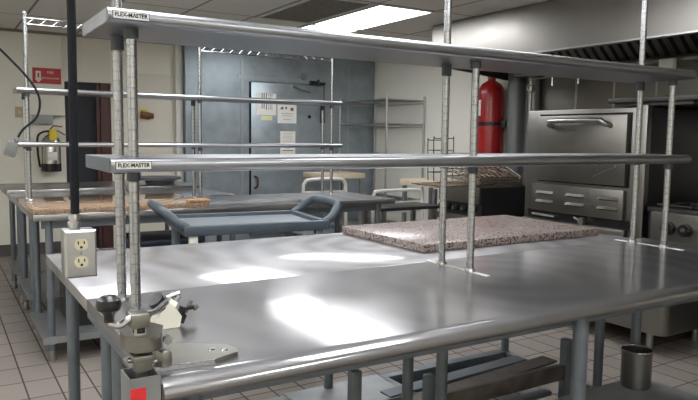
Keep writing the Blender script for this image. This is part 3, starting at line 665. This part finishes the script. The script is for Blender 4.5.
def wire_rack(label, cx, cy, cz, rx, ry, rz, w=26, d=19, n=13):
    t = Thing('wire_rack', label, 'wire rack', (cx, cy, cz), 'browned oven racks piled on the griddle', local=True, tilt=(rx, ry, rz))
    t.part('frame', MB().tube([(-w/2,-d/2,0),(w/2,-d/2,0),(w/2,d/2,0),(-w/2,d/2,0)], .3, 6, closed=True), RACKW)
    mb = MB()
    for q in range(1, n*2): mb.tube([(-w/2+w*q/(n*2),-d/2,.0),(-w/2+w*q/(n*2),d/2,.0)], .17, 4)
    for q in (1,2,3,4): mb.tube([(-w/2,-d/2+d*q/5,-.3),(w/2,-d/2+d*q/5,-.3)], .18, 5)
    t.part('wires', mb, RACKW)
r = math.radians
wire_rack('lowest browned wire rack, lying flat and jutting over the front of the griddle', 165.5, 163, -.85, 0, 0, r(2), 26, 20, 4)
for kk_, (th_, lab_) in enumerate(((5,'wire rack second from the bottom of the fanned pile on the griddle'),(11,'wire rack in the middle of the fanned pile, lower of two'),(17,'wire rack in the middle of the fanned pile, upper of two'),(24,'uppermost wire rack of the pile, tipped highest at its far edge'))):
    wire_rack(lab_, 176.5, 146.6+11*math.cos(r(th_)), .3+.75*kk_+11*math.sin(r(th_)), r(th_), 0, r((0,2,-1,1)[kk_]), 22, 22, 4)

# red suppression tank on the wall, ducts and pipe
rt = Thing('suppression_tank', 'tall red fire suppression tank strapped to the white wall', 'tank', (193.5, 171.5, 2))
rt.part('cylinder', MB().lathe((193.5,171.5,0), [(5.2,2),(5.8,2.8),(5.8,37),(5.4,39.4),(4.2,41.4),(2.2,42.6),(1.7,43)], 32), REDT)
rt.part('neck', MB().lathe((193.5,171.5,0), [(1.7,43),(1.7,45.5),(2.2,45.6),(2.2,47)], 16), REDT)
rt.part('label_panel', MB().box(186.9,171.4,27.6,187.9,176.2,34.4,.1, rot=Matrix.Rotation(r(12),3,'Z')), PAPER)
rt.part('strap', MB().lathe((193.5,171.5,0), [(5.95,23.4),(5.95,24.9)], 32), BLACK, label='black mounting strap')
rt.part('wall_bracket', MB().box(194,163,22.8,199.8,178,25.4,.1), BLACK_M)
dt = solo('wall_duct', MB().lathe((195.6,158.6,0), [(3.6,-20),(3.6,47)], 24), mat('grey_duct', (.17,.18,.18), .45, .5), 'dark grey round duct between the red tank and the oven', 'duct', (195.6, 158.6, -20))
dt2 = solo('wall_duct', MB().lathe((196.6,150,0), [(2.4,-20),(2.4,48)], 24), GALV_L, 'light galvanised pipe duct just left of the oven', 'duct', (196.6, 150, -20))
gp = Thing('gas_pipe', 'thin dark vertical pipe with a valve left of the oven', 'pipe', (186, 141.5, -20))
gp.part('pipe', MB().cyl((186,141.8,-20),(186,141.8,42),.75,12).cyl((186,141.8,41.3),(186,120,41.7),.7,12), OVEN_D)
gp.part('valve', MB().lathe((186,141.8,37.4), [(1.2,-1.4),(1.6,-1),(1.6,1),(1.2,1.4)], 12).cyl((184,141.8,37.4),(188.4,141.8,37.4),.7,10), OVEN_D)
for y, z in ((131,40),(119,40)): gp.part('drop', MB().cyl((186,y,41.5),(186,y,z-2),.5,8), CHROME_D)

# deck oven
y0, y1 = 76, 122.5
ov = Thing('deck_oven', 'large stainless oven with one wide door and a louvred lower panel', 'oven', (182, 99, FZ))
ov.part('cabinet', MB().box(XO,y0+.6,-14,198.5,y1,27.6,.2).box(XO+4,y0+2,FZ+5,198,y1-1,-14), [OVEN])
ov.part('side_panel', MB().box(XO+1.6,y0-.0,-14,198.5,y0+.6,27.4,.05), BLACK_M, label='black side panel')
ov.part('corner_post', MB().box(XO-.6,y0-.3,-34,XO+1.6,y0+3.4,28.2,.15), OVEN)
dd = ov.part('door', MB().box(XO-1.8,81.6,3.9,XO,116.4,25.6,.25), OVEN)
hb = MB(); hb.tube(smooth_path([(XO-1.6,110.5,22.3),(XO-3.2,110.2,22.6),(XO-4.2,109.2,23.4),(XO-4.4,107.5,23.8),(XO-4.4,90.5,23.8),(XO-4.2,88.6,23.4),(XO-3.2,87.6,22.6),(XO-1.6,87.3,22.3)],5), .85, 12)
ov.part('handle', hb, CHROME_D, dd, label='thick bar handle')
gk = MB().box(XO-.3,81.0,3.4,XO+.1,117,26.2); ov.part('door_gap', gk, BLACK, dd)
em = MB()
def stroke(mb, a, b, w=.16): mb.prism([(a[0],a[1]-w),(b[0],b[1]-w),(b[0],b[1]+w),(a[0],a[1]+w)], 'x', XO-1.9, XO-1.78)
stroke(em,(93.2,6.2),(84.3,9.9)); stroke(em,(93.2,6.2),(93.0,9.6),.2); stroke(em,(92.4,9.4),(88.8,11.2)); stroke(em,(88.8,11.2),(84.4,10.1))
for a in ((91.3,8.2),(89.9,9.0),(88.6,9.4),(87.2,9.8)): stroke(em, a, (a[0]-.5,a[1]+1.0), .2)
ov.part('emblem', em, CHROME, dd, label='small triangular maker emblem')
lv = ov.part('louvre_panel', MB().box(XO-1.6,81.8,-6.6,XO-.1,118.2,2.6,.2), OVEN)
for yy in (112.3, 99.6, 87.0):
    for zz in (-.2, -3.2):
        ov.part('louvre', MB().prism([(XO-1.5,zz-.45),(XO-2.6,zz-.35),(XO-1.5,zz+.5)], 'y', yy-3.6, yy+3.6), CHROME_D, lv)
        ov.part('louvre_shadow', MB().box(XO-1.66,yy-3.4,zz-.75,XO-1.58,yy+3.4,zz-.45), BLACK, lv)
ov.part('red_light', MB().lathe((XO-1.6,92.7,-3.0), [(.4,-.3),(.5,0)], 12, 'x'), OLDRUST, lv)
ov.part('gap', MB().box(XO-.4,79.6,-9.4,XO-.02,121,-6.6), BLACK)
ov.part('valve', MB().lathe((XO-.4,96.5,-8.4), [(1.2,-2),(1.4,-.8),(1.0,0)], 12, 'x').cyl((XO-2,96.5,-8.4),(XO-2,99.4,-7.4),.35,8), OVEN_D)
ov.part('gas_tube', MB().cyl((XO-1.2,118,-8),(XO-1.2,108,-8.2),.4,8), OVEN_D)
ov.part('trim_rail', MB().box(XO-2.4,80.5,-11.6,XO,121.5,-9.4,.2), OVEN)
ov.part('lower_drawer', MB().box(XO-3.4,80,-20,XO,119,-13.6,.2).box(XO-4.4,80,-13.4,XO,121,-12.6,.1), OVEN)
ov.part('drawer_edge', MB().box(XO-4.6,80,-12.6,XO-3.6,119,-12.2), CHROME)
for x in (XO+3,195):
    for y in (y0+3,y1-3): ov.part('leg', MB().cyl((x,y,FZ+.02),(x,y,-14),1.2,12), OVEN_D)
sp2 = Thing('sheet_pan', 'shallow steel pan resting on top of the oven', 'pan', (182, 90, 27.7))
pp = [(XO+6+.0,62),(XO+22,62),(XO+22,104),(XO+6,104)]
sp2.part('pan_base', MB().box(XO+6,66,28.25,XO+30,92,29.4,.2), DPAN)
sp2.part('rim', MB().box(XO+4.5,63,29.4,XO+32,93.6,31.0,.3), DPAN)

# range at right
rg = Thing('range', 'black-topped gas range with round knobs right of the oven', 'range', (182, 44, FZ))
rg.part('body', MB().box(XO+1,14,-34,198.5,74.6,-3), BLACK_M)
rg.part('front_panel', MB().box(XO-1.4,13,-14.6,XO+1,72.4,-2.6,.2), OVEN)
rg.part('burner_grate', MB().box(XO+.5,14,-3,198,75,-1.6,.2), IRON)
gm = MB()
for q in range(8):
    yy = 17+q*7.6; gm.tube([(XO+2,yy,-.9),(197,yy,-.9)], .4, 6)
for x in (XO+4,XO+14,XO+24): gm.tube([(x,15,-1.1),(x,74,-1.1)], .4, 6)
rg.part('grate_bars', gm, IRON)
rg.part('slot', MB().box(XO-1.5,48,-8.2,XO-1.35,53,-6.4,.2), BLACK)
for y, m in ((66.4,BLACK),(61.4,BLACK),(40,BLACK),(34,BLACK)):
    kk = rg.part('knob', MB().lathe((XO-1.4,y,-7.0), [(1.5,-1.9),(1.75,-1.6),(1.75,-.4),(1.9,0)], 20, 'x'), m)
    rg.part('knob_face', MB().lathe((XO-3.3,y,-6.8), [(.6,-.15),(.7,0)], 12, 'x'), CHROME, kk)
rg.part('toe_panel', MB().box(XO-1,14,-34,XO+1,72,-16), BLACK_M)

# low steel pan on legs
lp = Thing('steel_kettle_pan', 'low rounded stainless basin on short legs in front of the range', 'basin', (150, 68, FZ))
pts = [(163,49.8)]+[(139.6+2.6*math.cos(math.radians(a)), 52.3+2.6*math.sin(math.radians(a))) for a in range(270, 179, -15)]+[(137,92),(163,92)]
lp.part('basin', MB().prism(pts, 'z', -30.4, -22.6), OVEN)
rp = [Vector((x,y,-22.5)) for x, y in pts]
lp.part('rim', MB().tube(rp, .4, 8, closed=True), SHELF)
for x, y in ((140,55),(140,88),(160,55),(160,88)): lp.part('leg', MB().cyl((x,y,FZ+.02),(x,y,-30),.9,12), OVEN_D)

# hood
hz0, hy0, hy1 = 46.3, -60, 165
hd = Thing('range_hood', 'long stainless exhaust hood over the cooking line along the right wall', 'range hood', (178, 52, hz0))
hd.part('front_panel', MB().box(155,hy0,hz0,156,hy1,ZC-.3), HOOD)
hd.part('lip', MB().box(155,hy0,hz0-.5,157.6,hy1,hz0), STEEL)
hd.part('end_panel', MB().prism([(156,hz0),(199.5,hz0-4),(199.5,ZC-.3),(156,ZC-.3)], 'y', hy1-.8, hy1), HOOD)
hd.part('canopy_top', MB().box(156,hy0,ZC-1.4,199.5,hy1-.8,ZC-.4), OVEN_D)
# filter bank sloping down to the wall
fb = MB(); nb = 56; ya, yb2 = hy0+8, hy1-14
zt_, zb_ = 59, 44.8; xt_, xb_ = 171, 187
hd.part('filter_backing', MB().prism([(xt_+.8,zt_),(xb_+.8,zb_),(xb_+2,zb_),(xt_+2.4,zt_+.6)], 'y', ya, yb2), BLACK_M)
for q in range(nb):
    yy = ya+(yb2-ya)*q/nb
    fb.prism([(xt_,zt_),(xb_,zb_),(xb_+.9,zb_),(xt_+.9,zt_+.2)], 'y', yy, yy+(yb2-ya)/nb*.55)
hd.part('baffle_filters', fb, OVEN_D)
hd.part('grease_trough', MB().box(185.5,ya,42.6,199.4,yb2,44.8,.3), HOOD)
hd.part('light_fixture', MB().box(183.5,81,40.4,185.6,86,43.6,.3), WHITE_T)
bs = struct('trim_5', MB().box(198.6,-60,FZ,199.9,150,ZC-.5), OVEN)
struct('trim_6', MB().box(198.3,130,FZ,198.6,130.6,44).box(198.3,113,FZ,198.6,113.5,44).box(198.3,96,FZ,198.6,96.5,44).box(198.3,72,FZ,198.6,72.5,44), CHROME_D)
struct('trim_7', MB().box(197.9,165,ZC-1.4,199.9,272,ZC-.02), mat('ceiling_angle', (.25,.24,.22), .7))

# ------------------------------------------------------------------ camera, world, view
cam = bpy.data.cameras.new('camera'); co_ = bpy.data.objects.new('camera', cam); C.objects.link(co_)
cam.sensor_width = 36; cam.lens = 667.81/698*36; cam.clip_start = .02
yaw, pit, rol = math.radians(31.779), math.radians(5.367), math.radians(.735)
sy, cyy = math.sin(yaw), math.cos(yaw)
F = Vector((sy*math.cos(pit), cyy*math.cos(pit), -math.sin(pit))); Rt = Vector((cyy, -sy, 0)); U = Rt.cross(F)
R2 = math.cos(rol)*Rt+math.sin(rol)*U; U2 = -math.sin(rol)*Rt+math.cos(rol)*U
M = Matrix((R2, U2, -F)).transposed().to_4x4(); M.translation = W((-13.216, -45.772, 17.628)); co_.matrix_world = M
bpy.context.scene.camera = co_
w = bpy.data.worlds.new('world'); bpy.context.scene.world = w; w.use_nodes = True
w.node_tree.nodes['Background'].inputs[0].default_value = (.8,.85,.9,1); w.node_tree.nodes['Background'].inputs[1].default_value = .3
vs = bpy.context.scene.view_settings
vs.view_transform = 'Standard'; vs.look = 'None'; vs.gamma = 1; vs.use_curve_mapping = False; vs.exposure = 0.68
bpy.context.scene.cycles.use_denoising = True
bpy.context.scene.cycles.max_bounces = 8
bpy.context.scene.cycles.sample_clamp_indirect = 6
